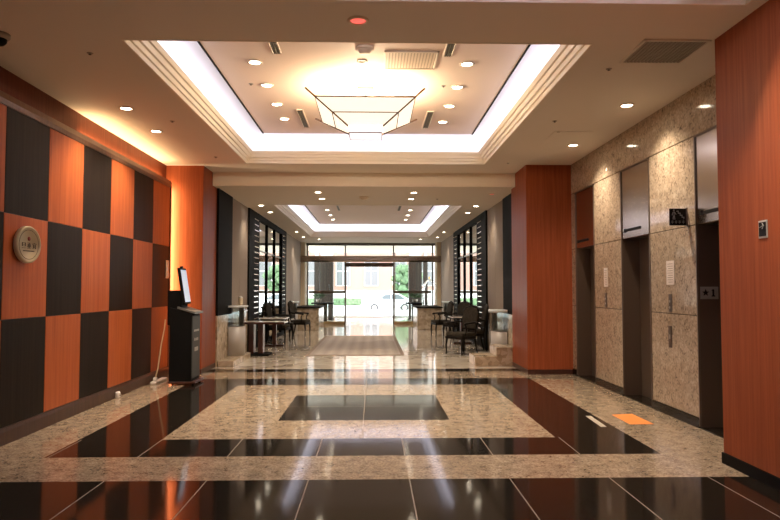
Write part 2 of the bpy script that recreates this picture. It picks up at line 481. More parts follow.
# round plaque
PC = Vector((-3.405, 6.47, 1.885))
t = thing('round_plaque', 'round gold plaque with a red dot and dark characters on the orange square', 'sign', PC, math.radians(-8))
mb = MB().lathe([(0, -.055), (.165, -.055), (.165, .0), (0, .0)], seg=40)
for v in mb.bm.verts: v.co = Vector((v.co.z+.0, v.co.x, v.co.y))
build('backing_ring', mb, 'redwood_dark', t)['label'] = 'stand-off ring darkened like the shadow behind the plaque'  # dark colour stands in for the shadow edge behind the disc
def facing_x(mb):     # lathe about z -> about +x
    for v in mb.bm.verts: v.co = Vector((v.co.z, -v.co.y, v.co.x)) if False else Vector((v.co.z, v.co.x, v.co.y))
    return mb
R_ = .182
mb = facing_x(MB().lathe([(0, .0), (R_*.97, 0), (R_, .006), (R_, .034), (R_*.97, .042), (R_*.88, .042), (R_*.86, .037), (0, .037)], seg=48)); build('disc', mb, 'plaque_gold', t)
mb = facing_x(MB().lathe([(R_*.80, .0368), (R_*.80, .0385), (R_*.775, .0385), (R_*.775, .0368)], seg=48)); build('ring_line', mb, 'plaque_ink', t)
mb = facing_x(MB().lathe([(0, .041), (.020, .041), (.022, .036)], c=(0, .058, 0), seg=16)); build('red_dot', mb, 'plaque_red', t)
def glyph(strokes, cy, cz, s_, x, t_, parent, mat):
    mb = MB()
    for (a, b, c, d) in strokes:
        mb.bar((x, cy+a*s_, cz+b*s_), (x, cy+c*s_, cz+d*s_), t_, .003)
    return mb
G1 = [(-.8, .9, -.8, -.3), (.8, .9, .8, -.3), (-.8, .3, .8, .3), (-.8, .95, .8, .95), (-.8, -.3, .8, -.3), (-.9, -.95, .9, -.95)]
G2 = [(-.9, .95, .9, .95), (-.6, .5, .6, .5), (-.6, .1, .6, .1), (0, .95, 0, -.9), (-.6, .5, -.6, -.4), (.6, .5, .6, -.4), (-.9, -.45, .9, -.45), (-.9, -.95, .9, -.95)]
G3 = [(0, 1.1, 0, .8), (-.9, .8, .9, .8), (-.9, .8, -.9, .5), (.9, .8, .9, .5), (-.5, .4, .5, .4), (-.5, .4, -.5, -.5), (.5, .4, .5, -.5), (-.5, -.05, .5, -.05), (-.5, -.5, .5, -.5), (-.3, -.5, -.8, -1), (.3, -.5, .8, -1)]
for g, cy in ((G1, -.078), (G2, .0), (G3, .078)):
    build('character', glyph(g, cy, -.01, .027, .0385, .0075, t, ''), 'plaque_ink', t)
mb = MB()
for k in range(11): mb.box(.037, .0395, -.085+k*.0155, -.085+k*.0155+.011, -.068, -.058)
build('small_lettering', mb, 'plaque_ink', t)

# ------------------------------------------------------------------ pillars and beam
for nm, lab, x0, x1, y0 in (('wood_pillar', 'reddish wood-clad pillar beside the checkered panelling on the left', XL-.1, PX0, 11.32),
                        ('wood_pillar', 'reddish wood-clad pillar beside the granite elevator wall on the right', PX1, XR+.1, 11.10)):
    t = thing(nm, lab, 'pillar', ((x0+x1)/2, y0+.5, 0))
    build('cladding', MB().box(x0, x1, y0, PY1, .08, CZ+.02, bev=.006), 'mahogany', t, world=True)
    build('plinth', MB().box(x0-.004, x1+.004, y0-.006, PY1+.004, 0, .08), 'redwood_dark', t, world=True)

# ------------------------------------------------------------------ elevators
def star_pts(cy, cz, r):
    return [(cy+(r if k % 2 == 0 else r*.42)*math.sin(k*PI/5), cz+(r if k % 2 == 0 else r*.42)*math.cos(k*PI/5)) for k in range(10)]
ELAB = ['elevator farthest along the granite wall, next to the wood pillar', 'middle elevator of the granite wall with a shiny steel transom', 'elevator nearest the camera, half hidden by the wood return, star plate inside']
for k, (a, b) in enumerate(EL):
    t = thing('elevator', ELAB[k], 'elevator', (XR+.12, (a+b)/2, 0))
    build('transom', MB().box(XR+.005, XR+.08, a+.02, b-.02, 2.13, 3.06, bev=.006), 'steel', t, world=True)
    fr = MB()
    for y in (a, b-.02): fr.box(XR-.008, XR+.06, y, y+.02, .02, 3.07)
    fr.box(XR-.008, XR+.06, a, b, 3.06, 3.08)
    build('trim_frame', fr, 'bronze', t, world=True)
    jm = MB()
    jm.box(XR+.012, XR+.24, b-.022, b-.001, 0, 2.13); jm.box(XR+.04, XR+.24, a, a+.02, 0, 2.13); jm.box(XR+.08, XR+.24, a, b, 2.13, 2.16)
    build('jamb', jm, 'bronze_dark', t, world=True)
    m_ = (a+b)/2
    for y0, y1 in ((a+.01, m_-.002), (m_+.002, b-.01)):
        build('door_leaf', MB().box(XR+.24, XR+.27, y0, y1, .01, 2.13, bev=.003), 'bronze', t, world=True)
    build('sill', MB().box(XR-.005, XR+.27, a, b, 0, .012), 'black_granite', t, world=True)
    ln = MB()
    ln.box(XR-.008, XR+.006, a+.30, b-.16, 2.222, 2.258, bev=.003)
    ln.prism([(b-.15, 2.215), (b-.09, 2.215), (b-.12, 2.268)], 'x', XR-.008, XR+.006)
    ind = build('direction_lantern', ln, 'sign_black', t, world=True)
    if k != 2: continue
    pl = MB().box(XR+.022, XR+.212, b-.028, b-.02, 1.345, 1.475, bev=.002)
    sp = build('floor_plate', pl, 'plate_silver', t, world=True)
    st = MB().prism([(XR+.075+(p[0]), p[1]) for p in star_pts(0, 1.412, .038)], 'y', b-.034, b-.027)
    build('star', st, 'sign_black', sp, world=True)
    dg = MB()
    dg.box(XR+.148, XR+.164, b-.034, b-.027, 1.375, 1.448); dg.box(XR+.138, XR+.174, b-.034, b-.027, 1.372, 1.384); dg.prism([(XR+.136, 1.432), (XR+.15, 1.448), (XR+.15, 1.436)], 'y', b-.034, b-.027)
    build('digit_one', dg, 'sign_black', sp, world=True)

# signs on the granite piers
def wall_plate(name, lab, cat, y0, y1, z0, z1, mat, th=.012):
    return tag(build(name, MB().box(XR-th, XR, y0, y1, z0, z1, bev=.003), mat), lab, cat)
t = thing('projecting_sign', 'square black pictogram sign projecting from the nearer granite pier', 'sign', (3.31, 6.98, 2.14))
build('sign_board', MB().box(3.215, 3.398, 6.97, 6.985, 2.14, 2.325, bev=.003), 'sign_black', t, world=True)
build('bracket', MB().box(3.396, XR+.01, 6.965, 6.99, 2.13, 2.335, bev=.002), 'bronze', t, world=True)
Y_ = 6.9685
pg = MB()
for k in range(12):
    a, b = 2*PI*k/12, 2*PI*(k+1)/12
    pg.quad((3.262, Y_, 2.303), (3.262+.010*math.cos(a), Y_, 2.303+.010*math.sin(a)), (3.262+.010*math.cos((a+b)/2), Y_, 2.303+.010*math.sin((a+b)/2)), (3.262+.010*math.cos(b), Y_, 2.303+.010*math.sin(b)))
pg.bar((3.262, Y_, 2.291), (3.262, Y_, 2.245), .002, .022)
pg.bar((3.258, Y_, 2.247), (3.252, Y_, 2.205), .002, .010); pg.bar((3.266, Y_, 2.247), (3.272, Y_, 2.205), .002, .010)
pg.bar((3.254, Y_, 2.286), (3.242, Y_, 2.25), .002, .008); pg.bar((3.270, Y_, 2.286), (3.286, Y_, 2.258), .002, .008)
build('person_pictogram', pg, 'sign_white', t, world=True)
st_ = [(3.295, 2.30)]
for k in range(4): st_ += [(3.295+.02*(k+1), 2.30-.022*k), (3.295+.02*(k+1), 2.30-.022*(k+1))]
st_ += [(3.366, 2.212)] + [(x-.008, z-.010) for x, z in st_[::-1]]
build('stair_pictogram', MB().prism(st_, 'y', Y_-.001, Y_+.001), 'sign_white', t, world=True)
for k in range(4):
    x = 3.232+k*.04; pg = MB()
    pg.bar((x, Y_, 2.186), (x+.024, Y_, 2.186), .002, .005); pg.bar((x, Y_, 2.172), (x+.024, Y_, 2.172), .002, .005); pg.bar((x+.012, Y_, 2.194), (x+.012, Y_, 2.158), .002, .005)
    build('caption_character', pg, 'sign_white', t, world=True)
NP = ('on the nearer granite pier', 'on the farther granite pier')
for n_, (dy, lab) in enumerate(((0, NP[0]), (2.055, NP[1]))):
    y0, y1, z0, z1 = ((7.30, 7.49, 1.50, 1.775), (9.395, 9.545, 1.485, 1.76))[n_]
    t = thing('notice_card', 'white notice card '+lab, 'notice', (XR, (y0+y1)/2, z0), group=None)
    build('card', MB().box(XR-.006, XR, y0, y1, z0, z1), 'white_plastic', t, world=True)
    mb = MB()
    for q in range(9): mb.box(XR-.0072, XR-.005, y0+.03, y1-.03-(.02 if q % 3 == 2 else 0), z1-.04-q*.026, z1-.034-q*.026)
    build('printed_lines', mb, 'grout', t, world=True)
    zr = [(1.19, 1.385)] if n_ else [(1.19, 1.385)]
    c_ = (y0+y1)/2+.01
    t = thing('call_panel', 'narrow dark elevator call panel '+lab+' under the white card', 'call panel', (XR, c_, 1.19))
    build('face_plate', MB().box(XR-.008, XR, c_-.04, c_+.04, 1.19, 1.395, bev=.003), 'bronze_dark', t, world=True)
    for zz in (1.24, 1.31):
        bt = MB().lathe([(0, 0), (.014, 0), (.016, -.006)], seg=14)
        for v in bt.bm.verts: v.co = Vector((XR-.012-v.co.z*0, c_+v.co.x, zz+v.co.y))
        build('button', bt, 'plate_silver', t, world=True)
t = thing('key_switch_panel', 'lower dark slim panel below the joint on the nearer granite pier', 'panel', (XR, 7.42, .77))
build('face_plate', MB().box(XR-.008, XR, 7.385, 7.465, .78, 1.03, bev=.003), 'bronze_dark', t, world=True)
build('key_slot', MB().box(XR-.010, XR-.007, 7.415, 7.435, .88, .93), 'plate_silver', t, world=True)

# exit style sign on the near right wood wall
t = thing('wall_sign', 'small black plate with a pale symbol on the near right wood wall', 'sign', (2.93, 4.808, 1.84))
build('surround', MB().box(2.921, 2.93, 4.752, 4.862, 1.832, 1.966, bev=.003), 'plate_silver', t, world=True)
build('black_face', MB().box(2.917, 2.924, 4.764, 4.850, 1.846, 1.952, bev=.002), 'sign_black', t, world=True)
ar = MB(); X_ = 2.9165
ar.bar((X_, 4.835, 1.912), (X_, 4.785, 1.925), .016, .002); ar.bar((X_, 4.80, 1.945), (X_, 4.782, 1.922), .014, .002); ar.bar((X_, 4.80, 1.90), (X_, 4.782, 1.925), .014, .002)
build('pale_symbol', ar, 'sign_white', t, world=True)

# floor stickers
tag(build('floor_sticker', MB().prism([(2.756, 7.53), (2.755, 7.0), (3.018, 7.01), (3.01, 7.58)], 'z', 0, .003), 'orange_vinyl'), 'orange rectangular sticker on the granite floor before the elevators', 'floor sticker')
tag(build('floor_strip', MB().prism([(2.43, 7.47), (2.40, 6.88), (2.46, 6.88), (2.49, 7.47)], 'z', 0, .003), 'grey_vinyl'), 'narrow pale strip stuck on the black floor border', 'floor strip')

# ------------------------------------------------------------------ ceiling fixtures
def make_downlight(z):
    t = thing('downlight', 'x', 'ceiling light', (0, 0, z))
    build('trim_ring', MB().lathe([(.085, .0), (.085, -.008), (.066, -.012), (.062, -.004)], seg=28), 'vent_cream', t)
    ml = MB(); ml.lathe([(0, -.009), (.045, -.009), (.063, -.004)], seg=24)
    build('lens', ml, 'lamp_lens', t)
    return t
proto = None
def downlight(x, y, z, lab, power, group, size=115):
    global proto
    if proto is None:
        proto = make_downlight(z); o = proto; o.location = (x, y, z); o['label'] = lab; o['group'] = group
    else: o = dup(proto, (x, y, z), 0, lab, group)
    if power: spot((x, y, z-.03), power, size)
W = 1.0
for x, y, lab in ((-2.92, 7.71, 'glowing downlight left of the big ceiling tray, nearer of the two there'),
                  (-2.94, 8.83, 'glowing downlight left of the big ceiling tray, farther of the two there'),
                  (2.95, 7.43, 'glowing downlight close to the granite wall, nearer of the two there'),
                  (2.97, 9.54, 'glowing downlight close to the granite wall, farther of the two there')):
    downlight(x, y, CZ, lab, 230, 'downlights along the side walls', 125)
ORD = ['first from the camera', 'second from the camera', 'third from the camera', 'fourth from the camera']
for k, y in enumerate((7.26, 8.09, 8.93, 9.70)):
    downlight(-1.33, y, 4.0, 'downlight in the big ceiling tray, left row, '+ORD[k], 215, 'downlights in the big tray', 92)
for k, y in enumerate((7.26, 8.11, 8.96, 9.82)):
    downlight(1.06, y, 4.0, 'downlight in the big ceiling tray, right row, '+ORD[k], 215, 'downlights in the big tray', 92)
for x, sd in ((-1.08, 'left'), (.80, 'right')):
    for k, y in enumerate((12.74, 13.65)):
        downlight(x, y, FZ, 'downlight behind the beam before the far tray, %s pair, %s of two' % (sd, ('nearer', 'farther')[k]), 180, 'downlights in the far ceiling')
for x, sd in ((-2.54, 'left'), (2.35, 'right')):
    for k, y in enumerate((14.8, 16.1, 21.6, 23.8)):
        downlight(x, y, FZ, 'downlight in the far ceiling along the %s wall, %s' % (sd, ORD[k]), 75, 'downlights in the far ceiling')
for x, sd in ((-2.05, 'left'), (1.80, 'right')):
    downlight(x, 24.75, FZ, 'downlight past the far tray close to the entrance doors, %s one' % sd, 150, 'downlights in the far ceiling')
for x, sd in ((-1.33, 'left'), (1.08, 'right')):
    for k, y in enumerate((18.9, 20.2, 21.5)):
        downlight(x, y, 3.75, 'downlight inside the far ceiling tray, %s row, %s' % (sd, ORD[k]), 110, 'downlights in the far tray')
# lights nearer the camera than the photo shows, in the near tray
for x_, y_ in ((-1.2, .9), (1.3, .9), (-1.2, 2.6), (1.3, 2.6)): spot((x_, y_, 3.95), 260, 62)  # added out of view; bounce off the floor brightens the ceiling
spot((2.15, 4.15, 3.95), 480, 105)

t = thing('ceiling_warning_light', 'round red-lensed light on the ceiling before the big tray', 'ceiling light', (-.122, 5.11, CZ-.0))
build('trim_ring', MB().lathe([(.085, 0), (.085, -.010), (.066, -.014), (.062, -.004)], seg=28), 'vent_cream', t)
build('red_lens', MB().lathe([(0, -.012), (.045, -.010), (.063, -.004)], seg=24), 'red_lens', t)
t = thing('ceiling_warning_light', 'small red light on the far ceiling beside the right pillar', 'ceiling light', (2.37, 12.9, FZ))
build('trim_ring', MB().lathe([(.075, 0), (.075, -.010), (.056, -.014), (.052, -.004)], seg=28), 'vent_cream', t)
build('red_lens', MB().lathe([(0, -.012), (.035, -.010), (.053, -.004)], seg=24), 'red_lens', t)
t = thing('smoke_detector', 'round white smoke detector in the big ceiling tray above the lantern', 'detector', (-.09, 6.80, 4.0))
build('base', MB().lathe([(0, 0), (.10, 0), (.10, -.02), (.085, -.03), (0, -.03)], seg=28), 'vent_cream', t)
build('chamber', MB().lathe([(.07, -.028), (.06, -.055), (.03, -.065), (0, -.065)], seg=28), 'vent_cream', t)
t = thing('ceiling_speaker', 'small dark round opening in the big tray behind the smoke detector', 'ceiling fixture', (-.125, 7.2, 4.0))
build('rim', MB().lathe([(.06, 0), (.06, -.008), (.042, -.010), (.04, -.002)], seg=24), 'vent_cream', t)
build('dark_centre', MB().lathe([(0, -.004), (.041, -.004)], seg=20), 'vent_dark', t)
t = thing('smoke_detector', 'round white detector on the far ceiling between the downlight pairs', 'detector', (-.19, 13.4, FZ))
build('base', MB().lathe([(0, 0), (.10, 0), (.10, -.02), (.085, -.03), (0, -.03)], seg=28), 'vent_cream', t)
build('chamber', MB().lathe([(.07, -.028), (.06, -.055), (.03, -.065), (0, -.065)], seg=28), 'vent_cream', t)
SPR = [(-2.57, 5.90, CZ, 'tiny dark ceiling sprinkler above the round plaque'), (-2.56, 8.30, CZ, 'tiny dark ceiling sprinkler between the two left downlights and the big tray'),
       (-2.55, 10.56, CZ, 'tiny dark ceiling sprinkler close to the left pillar'), (2.29, 6.2, CZ, 'tiny dark ceiling sprinkler beside the large return grille'),
       (2.31, 8.17, CZ, 'tiny ceiling sprinkler before the access hatch'), (2.29, 10.94, CZ, 'tiny dark ceiling sprinkler close to the right pillar'),
       (1.35, 13.67, FZ, 'tiny dark sprinkler behind the beam right of the downlights'), (.88, 8.07, 4.0, 'tiny sprinkler in the big tray beside the right downlights'),
       (-1.52, 8.05, 4.0, 'tiny sprinkler in the big tray beside the left downlights')]
sp0 = None
for x, y, z, lab in SPR:
    if sp0 is None:
        sp0 = thing('ceiling_sprinkler', lab, 'sprinkler', (x, y, z), group='ceiling sprinklers')
        build('escutcheon', MB().lathe([(0, .005), (.042, .005), (.042, 0), (.036, -.006), (.018, -.008), (0, -.008)], seg=20), 'vent_grey', sp0)
        build('head', MB().lathe([(0, -.006), (.010, -.006), (.008, -.016), (.02, -.018), (.02, -.020), (0, -.020)], seg=14), 'vent_dark', sp0)
    else: dup(sp0, (x, y, z), 0, lab)
for o_ in COL.objects:
    if o_.name.startswith('ceiling_sprinkler'): o_.scale = (.7, .7, .8)
# vents
def louvre(name, lab, x0, x1, y0, y1, z, fr, sl, along='y', n=14, fw=.025, drop=.014):
    t = thing(name, lab, 'vent', ((x0+x1)/2, (y0+y1)/2, z))
    f = MB()
    f.box(x0, x1, y0, y0+fw, z-drop, z+.005, bev=.003); f.box(x0, x1, y1-fw, y1, z-drop, z+.005, bev=.003)
    f.box(x0, x0+fw, y0, y1, z-drop, z+.005, bev=.003); f.box(x1-fw, x1, y0, y1, z-drop, z+.005, bev=.003)
    build('frame', f, fr, t, world=True)
    build('backing', MB().box(x0+fw*.5, x1-fw*.5, y0+fw*.5, y1-fw*.5, z-.003, z+.004), 'vent_tan' if name == 'air_diffuser' else 'vent_dark', t, world=True)
    s_ = MB()
    if along == 'y':
        st = (x1-x0-2*fw)/n
        for k in range(n): s_.box(x0+fw+st*k+st*.12, x0+fw+st*k+st*.72, y0+fw, y1-fw, z-drop*.8, z-.002)
    else:
        st = (y1-y0-2*fw)/n
        for k in range(n): s_.box(x0+fw, x1-fw, y0+fw+st*k+st*.12, y0+fw+st*k+st*.72, z-drop*.8, z-.002)
    build('slats', s_, sl, t, world=True)
louvre('return_grille', 'large grey return-air grille in the ceiling before the granite wall', 2.32, 2.91, 5.44, 6.01, CZ, 'ceiling_paint', 'vent_grey', 'y', 16)
louvre('air_diffuser', 'cream slatted air diffuser in the big tray right of the smoke detector', .12, .71, 6.88, 7.44, 4.0, 'vent_cream', 'vent_cream', 'y', 16)
for x0, x1, y0, y1, z, lab in ((-1.09, -.99, 6.30, 6.98, 4.0, 'slim dark ceiling slot in the big tray, nearer on the left side'), (-1.10, -1.0, 9.18, 10.2, 4.0, 'slim dark ceiling slot in the big tray, farther on the left side'),
                               (.76, .86, 6.30, 7.02, 4.0, 'slim dark ceiling slot in the big tray, nearer on the right side'), (.77, .88, 9.23, 10.2, 4.0, 'slim dark ceiling slot in the big tray, farther on the right side'),
                               (-1.03, -.95, 17.9, 19.0, 3.75, 'slim dark slot in the far tray, left side'), (.70, .79, 17.9, 19.0, 3.75, 'slim dark slot in the far tray, right side')):
    louvre('slot_vent', lab, x0, x1, y0, y1, z, 'vent_cream', 'slot_dark', 'y', 3, fw=.014)
t = thing('ceiling_hatch', 'faint square access hatch in the ceiling by the granite wall', 'hatch', (2.72, 8.95, CZ))
build('door_panel', MB().box(2.46, 2.98, 8.70, 9.22, CZ-.004, CZ+.01, bev=.002), 'ceiling_paint', t, world=True)
build('latch', MB().box(2.5, 2.54, 8.72, 8.75, CZ-.007, CZ-.002), 'vent_grey', t, world=True)
t = thing('ceiling_dome_camera', 'dark dome security camera on the ceiling at the left edge', 'camera', (-3.14, 5.47, CZ))
build('housing', MB().lathe([(0, 0), (.085, 0), (.085, -.03), (.07, -.045), (0, -.045)], seg=28), 'vent_grey', t)
build('dome', MB().lathe([(.062, -.044), (.058, -.07), (.04, -.092), (.02, -.10), (0, -.102)], seg=24), 'kiosk_black', t)
t = thing('tray_vent', 'dark green vent box inside the tray opening at the top right edge', 'vent', (2.46, 4.46, 3.6))
build('vent_body', MB().box(2.33, 2.60, 4.36, 4.56, 3.60, 4.05, bev=.01), 'foliage_dark', t, world=True)
build('vent_face', MB().box(2.35, 2.58, 4.354, 4.362, 3.62, 3.72), 'vent_dark', t, world=True)

# ------------------------------------------------------------------ lantern in the big tray
LX, LY = -.095, 8.2
t = thing('ceiling_lantern', 'square inverted-pyramid glass lantern hanging in the big ceiling tray', 'ceiling lamp', (LX, LY, 4.0))
build('canopy', MB().box(-.10, .10, -.10, .10, -.05, 0, bev=.006).shift((0, 0, 0)), 'vent_cream', t)
build('stem', MB().tube([(0, 0, -.04), (0, 0, -.50)], .014, 10), 'vent_cream', t)
Rr, zr = .59, 3.72-4.0
rb, zb = .215, 3.475-4.0
def corner(r, z, k): return Vector(((-1, 1, 1, -1)[k]*r, (-1, -1, 1, 1)[k]*r, z))
SIDE = ['near', 'right', 'far', 'left']
for k in range(4):
    a, b = corner(Rr, zr, k), corner(Rr, zr, (k+1) % 4); c, d = corner(rb, zb, (k+1) % 4), corner(rb, zb, k)
    mb = MB()
    n = (b-a).cross(d-a).normalized()*.006
    vs = [mb.bm.verts.new(p) for p in (a+n, b+n, c+n, d+n, a-n, b-n, c-n, d-n)]
    for q in ((0, 1, 2, 3), (7, 6, 5, 4), (0, 4, 5, 1), (1, 5, 6, 2), (2, 6, 7, 3), (3, 7, 4, 0)): mb.bm.faces.new([vs[i] for i in q])
    build('glass_panel', mb, 'lantern_glass', t)
    mb = MB().bar(a, b, .016); build('rim_bar', mb, 'rod_brown', t)
    f_ = .5
    mb = MB().bar(a.lerp(d, f_)+Vector((0, 0, -.012)), b.lerp(c, f_)+Vector((0, 0, -.012)), .010); build('cross_bar', mb, 'rod_brown', t)
    e = a+(a-d)*.28
    mb = MB().tube([e, d+Vector((0, 0, -.012))], .011, 8); build('hip_rod', mb, 'rod_brown', t)
build('light_box', MB().box(-.205, .205, -.205, .205, 3.385-4, 3.475-4, bev=.008), 'lantern_box', t)
mb = MB()
for s_ in (-.21, .2): mb.box(-.21, .21, s_, s_+.01, 3.38-4, 3.39-4); mb.box(s_, s_+.01, -.21, .21, 3.38-4, 3.39-4)
build('box_frame', mb, 'rod_brown', t)
l = D.lights.new('lantern_bulb', 'POINT'); l.energy = 250*LK; l.color = (1, .76, .50); l.shadow_soft_size = .12
o = D.objects.new('lantern_bulb', l); COL.objects.link(o); o.location = (LX, LY, 3.775)

# ------------------------------------------------------------------ kiosk
KX0, KX1, KY0, KY1 = -3.08, -2.745, 9.98, 10.45
t = thing('ticket_kiosk', 'black self-service kiosk with a tilted bright screen before the left pillar', 'kiosk', ((KX0+KX1)/2, (KY0+KY1)/2, 0))
mb = MB().prism([(KX0, .05), (KX1, .05), (KX1, 1.06), (KX1-.05, 1.10), (KX0, 1.17)], 'y', KY0, KY1, bev=.006)
build('body', mb, 'kiosk_black', t, world=True)
build('front_panel', MB().box(KX1, KX1+.012, KY0+.02, KY1-.02, .10, 1.04, bev=.004), 'kiosk_grey', t, world=True)
build('shelf', MB().prism([(KX0+.12, 1.155), (KX1+.05, 1.075), (KX1+.05, 1.10), (KX0+.12, 1.185)], 'y', KY0-.01, KY1+.01), 'grey_metal', t, world=True)
mb = MB()
for kk in range(3): mb.box(KX1+.011, KX1+.018, KY0+.12+kk*.08, KY0+.16+kk*.08, .66, .70)
mb.box(KX1+.011, KX1+.016, KY0+.10, KY1-.10, .80, .83); mb.box(KX1+.011, KX1+.016, KY0+.14, KY1-.14, .50, .56)
build('slots', mb, 'plate_silver', t, world=True)
build('back_column', MB().box(KX0-.05, KX0+.16, KY0+.06, KY1-.06, .9, 1.43, bev=.01), 'kiosk_black', t, world=True)
def tilt(mb):
    ang = math.radians(-9); piv = Vector((KX0+.20, 10.2, 1.22))
    M = Matrix.Translation(piv) @ Matrix.Rotation(math.radians(4), 4, 'Z') @ Matrix.Rotation(ang, 4, 'Y')
    for v in mb.bm.verts: v.co = M @ v.co
    return mb
mon = build('monitor', tilt(MB().box(-.025, .02, -.21, .21, .0, .56, bev=.008)), 'kiosk_black', t, world=True)
build('screen', tilt(MB().box(.019, .024, -.185, .185, .03, .53)), 'screen_glow', mon, world=True)
build('camera_bump', tilt(MB().box(-.02, .02, -.04, .04, .56, .59, bev=.006)), 'kiosk_black', mon, world=True)
build('keyboard', MB().prism([(KX1-.10, 1.125), (KX1+.035, 1.10), (KX1+.035, 1.112), (KX1-.10, 1.14)], 'y', KY0+.05, KY1-.08), 'plate_silver', t, world=True)
build('base_plate', MB().box(KX0-.01, KX1+.07, KY0-.02, KY1+.02, .025, .055, bev=.005), 'redwood_dark', t, world=True)
for x in (KX0+.05, KX1+.02):
    for y in (KY0+.05, KY1-.05):
        build('caster', MB().tube([(x, y-.015, .016), (x, y+.015, .016)], .016, 12), 'kiosk_black', t, world=True)
# white adapters and cord on the floor by the panelling
t = thing('power_adapter', 'small white plug adapter lying at the foot of the checkered panelling', 'adapter', (-3.40, 8.86, 0))
build('adapter_block', MB().box(-3.425, -3.375, 8.82, 8.90, 0.0, .085, bev=.012), 'white_plastic', t, world=True)
build('prong', MB().box(-3.372, -3.355, 8.845, 8.85, .03, .045).box(-3.372, -3.355, 8.87, 8.875, .03, .045), 'plate_silver', t, world=True)
t = thing('power_strip', 'white power strip with a plug on the floor behind the kiosk', 'power strip', (-3.33, 10.35, 0))
build('strip_body', MB().box(-3.38, -3.29, 10.06, 10.6, 0, .045, bev=.01), 'white_plastic', t, world=True)
build('plug', MB().box(-3.36, -3.31, 10.12, 10.2, .045, .10, bev=.01), 'white_plastic', t, world=True)
build('power_cord', MB().tube([(-3.335, 10.16, .085), (-3.345, 10.3, .2), (-3.38, 10.55, .55), (-3.395, 10.75, .80), (-3.41, 10.85, .95)], .012, 8), 'cord_beige', t, world=True)['label'] = 'tan power cord'

# ------------------------------------------------------------------ far hall side walls
for n, (sx, X, sd) in enumerate(((1, FX0, 'left'), (-1, FX1, 'right'))):
    WY = (dict(grey=(13.5, 15.25), cola=(15.25, 16.55), win=(16.55, 20.75), colb=(20.75, 21.75), greyb=(21.75, 26.4)),
          dict(grey=(13.65, 15.6), cola=(15.6, 16.95), win=(16.95, 20.95), colb=(20.95, 21.95), greyb=(21.95, 26.4)))[n]
    # sx: +1 wall faces +x
    def B(mb, d0, d1, y0, y1, z0, z1, bev=0, mi=0):
        a, b = sorted((X+sx*d0, X+sx*d1)); return mb.box(a, b, y0, y1, z0, z1, bev, mi)
    struct('trim_%d' % (4+n), B(MB(), -.02, .05, 12.3, WY['grey'][0], .95, FZ), 'black_gloss')
    t = thing('stone_wainscot', 'beige stone wainscot along the foot of the %s far wall' % sd, 'wainscot', (X, 14.0, 0))
    wm = MB()
    for y0, y1 in ((12.3, 13.2), (13.2, 14.4), (14.4, WY['grey'][1])): B(wm, .002, .04, y0+.002, y1-.002, 0, .95, .004)
    build('stone_facing', wm, 'step_marble', t, world=True)
    build('cap', B(MB(), .002, .055, WY['grey'][0], WY['grey'][1], .95, .975), 'step_marble', t, world=True)
    for k_, (y0, y1) in (('nearer', WY['grey']), ('farther', WY['greyb'])):
        z0 = .975 if k_ == 'nearer' else 0
        t = thing('wall_panel', 'tall grey-brown wall panel on the %s far wall, %s of two' % (sd, k_), 'wall panel', (X, (y0+y1)/2, 0))
        nn = 2 if k_ == 'nearer' else 4
        w_ = (y1-y0)/nn
        for q in range(nn): build('panel_board', B(MB(), -.02, .03, y0+q*w_+.004, y0+(q+1)*w_-.004, z0, FZ, .004), 'grey_fabric', t, world=True)
    win = D.objects.new('window_%d' % (n+1), None); COL.objects.link(win); win.location = (X, 18.95, 0); win['kind'] = 'structure'
    y0, y1 = WY['win']
    build('window_frame', B(B(B(B(MB(), -.02, .07, y0, y1, 3.2, FZ), -.02, .07, y0, y1, 0, .10), -.02, .07, y0, y0+.05, .1, 3.2), -.02, .07, y1-.05, y1, .1, 3.2), 'black_gloss', win, world=True)
    for q in range(3):
        ya = y0+.05+q*(y1-y0-.1)/3; yb = ya+(y1-y0-.1)/3
        build('pane', B(MB(), .0, .022, ya, yb, .1, 3.2), 'mirror', win, world=True)
        if q: build('mullion', B(MB(), .0, .06, ya-.03, ya+.03, .1, 3.2), 'black_gloss', win, world=True)
    build('glazing_bar', B(MB(), .0, .04, y0, y1, 2.42, 2.45), 'grey_metal', win, world=True)
    for k_, (y0, y1) in (('nearer', WY['cola']), ('farther', WY['colb'])):
        t = thing('slatted_column', 'black column with pale horizontal rungs beside the mirrored window on the %s, %s of two' % (sd, k_), 'column', (X, (y0+y1)/2, 0))
        build('column_body', B(MB(), -.02, .07, y0, y1, 0, FZ), 'black_gloss', t, world=True)
        rg = MB()
        ra, rb_ = (y0+.62, y1-.12) if k_ == 'nearer' else (y0+.05, y1-.4)
        zz = .45
        while zz < 3.15:
            B(rg, .06, .08, ra, rb_, zz, zz+.022); zz += .135
        build('rungs', rg, 'steel', t, world=True)

